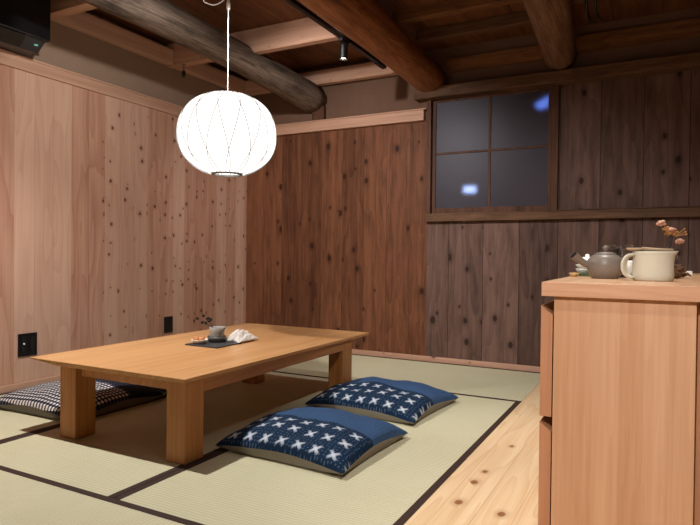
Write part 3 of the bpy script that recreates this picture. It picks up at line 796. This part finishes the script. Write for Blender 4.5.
# vase with dried flowers
VX, VY = .042, 2.62
vase = thing('glass_vase', 'slim bluish glass bottle vase behind the cream pitcher', 'vase', (VX, VY, ZT))
bm = bm_new(); add_lathe(bm, [(0, 0), (.026, 0), (.030, .006), (.031, .05), (.027, .085), (.014, .115), (.0115, .15), (.0145, .165), (.0125, .165), (.0095, .15), (.012, .115), (.024, .085), (.028, .05), (.027, .01), (0, .006)], seg=32)
mesh('bottle', bm, M['vase'], vase, smooth=True)
fl = thing('dried_flower_stems', 'dried pink and amber flowers standing in the slim glass vase', 'dried flowers', (VX, VY, ZT))
def blossom(bm, c, r, n=9):
    for i in range(n):
        a = 2*PI*i/n+random.uniform(-.3, .3); el = random.uniform(-.3, .9)
        d = Vector((math.cos(a)*math.cos(el), math.sin(a)*math.cos(el), math.sin(el)))
        add_ball(bm, Vector(c)+d*r*.6, r*.5, 1, 1, .7, 1, r*.06)
    add_ball(bm, c, r*.6, sub=1)
heads = [((-.034, -.01, .210), .018, 'petal'), ((-.016, .0, .188), .016, 'petal2'), ((-.006, .005, .172), .017, 'petal2'), ((.004, -.005, .186), .015, 'petal'),
         ((.020, .008, .176), .008, 'petal2'), ((.030, .0, .140), .017, 'petal'), ((.010, .01, .165), .009, 'petal2')]
for c, r, mt in heads:
    bm = bm_new(); add_tube(bm, [(0, 0, .02), (c[0]*.15, c[1]*.2, .13), (c[0]*.7, c[1], c[2]-.02 if c[2] > .15 else .15), c], .0014, 6); s = mesh('stem', bm, M['stem'], fl)
    bm = bm_new(); blossom(bm, c, r); mesh('flower_head', bm, M[mt], s)
bm = bm_new()
for d in ((.05, 0, .178), (.046, .01, .19), (.052, -.006, .168)):
    add_tube(bm, [(0, 0, .1), (.012, 0, .16), d], .0012, 6); add_ball(bm, d, .004, sub=1)
mesh('twig', bm, M['petal2'], fl)
t = thing('dried_pod', 'brown dried seed pod lying right of the pitcher', 'seed pod', (.058, 2.48, ZT))
bm = bm_new()
add_ball(bm, (0, 0, .026), .029, 1.0, .9, .9, 3, .0015)
for i in range(18):
    a = 2*PI*i*.381; z = .008+.044*(i/17); rr = .031*math.sin(PI*min(.95, .25+.6*i/17))
    add_ball(bm, (rr*math.cos(a), rr*math.sin(a), z), .008, 1.1, 1.1, .5, 1, .001)
mesh('pod_scales', bm, M['pod'], t)
bm = bm_new(); add_tube(bm, [(.02, 0, .012), (.038, .004, .018), (.05, .0, .010)], [.008, .006, .002], 8); mesh('pod_stalk', bm, M['pod'], t)
t = thing('paper_block', 'small white block at the far right back of the cabinet top', 'block', (.125, 2.86, ZT))
t.location.x = .105
bm = bm_new(); add_box(bm, -.022, .022, -.03, .03, 0, .022, .002); add_box(bm, -.0222, .0222, -.0302, .0302, .010, .011); mesh('paper_stack', bm, M['white'], t)

# ------------------------------------------------------------------ things on the table
TT = TH
tray = thing('slate_tray', 'dark slate tray on the middle of the table', 'tray', (-2.165, 2.57, TT))
bm = bm_new(); add_box(bm, -.112, .112, -.16, .16, 0, .007, .0015); mesh('slab', bm, M['slate'], tray)
ZR = TT+.0072
b = thing('grey_bowl', 'dark grey round bowl holding the speckled cup on the slate tray', 'bowl', (-2.185, 2.565, ZR))
bm = bm_new(); add_lathe(bm, [(0, 0), (.040, 0), (.047, .004), (.0515, .018), (.0525, .032), (.049, .032), (.047, .018), (.040, .010), (0, .009)], seg=36); mesh('bowl_wall', bm, M['stone_d'], b, smooth=True)
c = thing('speckled_cup', 'speckled pale grey cup with a pouring lip, set in the grey bowl', 'cup', (-2.185, 2.565, ZR+.0095))
def plip(p, a, r, z):
    x, y, zz = p
    if z > .048:
        k = max(0, math.cos(a-.35))**12*(z-.048)/.025; x += .016*k*math.cos(.35); y += .016*k*math.sin(.35); zz += .004*k
    return (x, y, zz)
bm = bm_new(); add_lathe(bm, [(0, 0), (.034, 0), (.038, .004), (.0405, .03), (.041, .05), (.0425, .071), (.0405, .073), (.038, .069), (.037, .03), (.032, .008), (0, .007)], seg=40, fn=plip); mesh('cup_wall', bm, M['stone'], c, smooth=True)
p = thing('white_dish', 'small white dish of sweets at the left end of the slate tray', 'dish', (-2.218, 2.462, ZR))
bm = bm_new(); add_lathe(bm, [(0, 0), (.022, 0), (.027, .003), (.043, .018), (.0445, .024), (.042, .023), (.026, .008), (0, .006)], seg=32); mesh('dish_wall', bm, M['porc'], p, smooth=True)
for i, (dx, dy, lb) in enumerate(((.018, -.008, 'nearest orange sweet in the small white dish'), (-.014, -.014, 'left orange sweet in the small white dish'), (.0, .019, 'rear orange sweet in the small white dish'))):
    s = thing('sweet', lb, 'sweet', (-2.218+dx, 2.462+dy, ZR+.0075), 0, 'orange sweets in the white dish')
    bm = bm_new(); add_ball(bm, (0, 0, .0165), .0172, 1.0, 1, .95, 2, .0008); mesh('sweet_body', bm, M['sweet'], s, smooth=True)
    bm = bm_new(); add_ball(bm, (0, 0, .0325), .005, 1, 1, .6, 1); mesh('sweet_top', bm, M['petal'], s)
w = thing('cotton_wrap', 'crumpled white cotton cloth at the right end of the slate tray', 'cloth', (-2.10, 2.685, ZR))
bm = bm_new(); N = 30; grid = []
for j in range(N+1):
    row = []
    for i in range(N+1):
        u, v = 2*i/N-1, 2*j/N-1
        e = max(0, 1-u*u)*max(0, 1-v*v)
        ht = (.046*math.exp(-((v+.55)**2*3+u*u*2.2))+.022*math.exp(-((v-.35)**2*3+(u-.1)**2*2)))
        z = .001+e**.5*(ht+.006+.010*abs(math.sin(7*u+3*v))+.010*abs(math.sin(11*v-4*u))+.006*math.sin(15*u+2)*math.sin(17*v))
        row.append(bm.verts.new((.052*u*(1-.25*v)+.01*v, .095*v*(1-.06*math.sin(5*u)), z)))
    grid.append(row)
for j in range(N):
    for i in range(N): bm.faces.new((grid[j][i], grid[j][i+1], grid[j+1][i+1], grid[j+1][i]))
bot = [grid[0][i] for i in range(N+1)]+[grid[j][N] for j in range(1, N+1)]+[grid[N][i] for i in range(N-1, -1, -1)]+[grid[j][0] for j in range(N-1, 0, -1)]
bm.faces.new(bot)
mesh('crumpled_cloth', bm, M['cotton'], w, smooth=True)
sg = thing('berry_sprig', 'sprig of dark berries leaning out of the speckled cup', 'sprig', (-2.185, 2.565, ZR+.018))
tips = [(-.118, -.03, .108), (-.100, .0, .122), (-.078, .012, .108), (-.084, -.028, .088), (-.060, .0, .096), (-.064, -.022, .086), (-.052, .006, .104)]
bm = bm_new()
for tip in tips: add_tube(bm, [(.01, .0, .004), (-.030, -.002, .062), tip], .0012, 6)
st = mesh('stems', bm, M['stem'], sg)
for tip in tips:
    bm = bm_new(); add_ball(bm, tip, .0095, sub=2); mesh('berry', bm, M['berry'], sg, smooth=True)

# ------------------------------------------------------------------ added glowing panels imitating bluish reflections in the window panes
def cam_dir(px, py):
    yaw, pit, rol = [math.radians(v) for v in (27.7085, -.70415, .62744)]
    f = Vector((-math.sin(yaw)*math.cos(pit), math.cos(yaw)*math.cos(pit), math.sin(pit)))
    r = Vector((math.cos(yaw), math.sin(yaw), 0)); u = r.cross(f)
    r2 = r*math.cos(rol)+u*math.sin(rol); u2 = u*math.cos(rol)-r*math.sin(rol)
    return f+r2*(px-350)/586.84+u2*(262.5-py)/586.84
bm = bm_new(); add_box(bm, -1.93, -1.80, 6.385, 6.398, 1.56, 1.63); o = struct('reflection_panel_1', bm, M['glass_reflection'])
bm = bm_new(); add_prism(bm, [(-1.18, 2.46), (-1.02, 2.54), (-1.05, 2.42), (-1.13, 2.40)], 'Y', 6.385, 6.398); struct('reflection_panel_2', bm, M['glass_reflection2'])
bm = bm_new(); add_box(bm, -2.08, -2.02, 6.385, 6.398, 1.345, 1.37); struct('reflection_panel_3', bm, M['glass_reflection2'])

# ------------------------------------------------------------------ world + view
wd = bpy.data.worlds.new('world'); S.world = wd; wd.use_nodes = True
wd.node_tree.nodes['Background'].inputs[0].default_value = (.02, .022, .03, 1)
wd.node_tree.nodes['Background'].inputs[1].default_value = .2
S.view_settings.view_transform = 'Standard'; S.view_settings.look = 'None'
S.view_settings.exposure = 0.0; S.view_settings.gamma = 1.0
S.view_settings.use_curve_mapping = False
S.cycles.use_denoising = True
S.cycles.max_bounces = 10
S.cycles.sample_clamp_indirect = 4.0
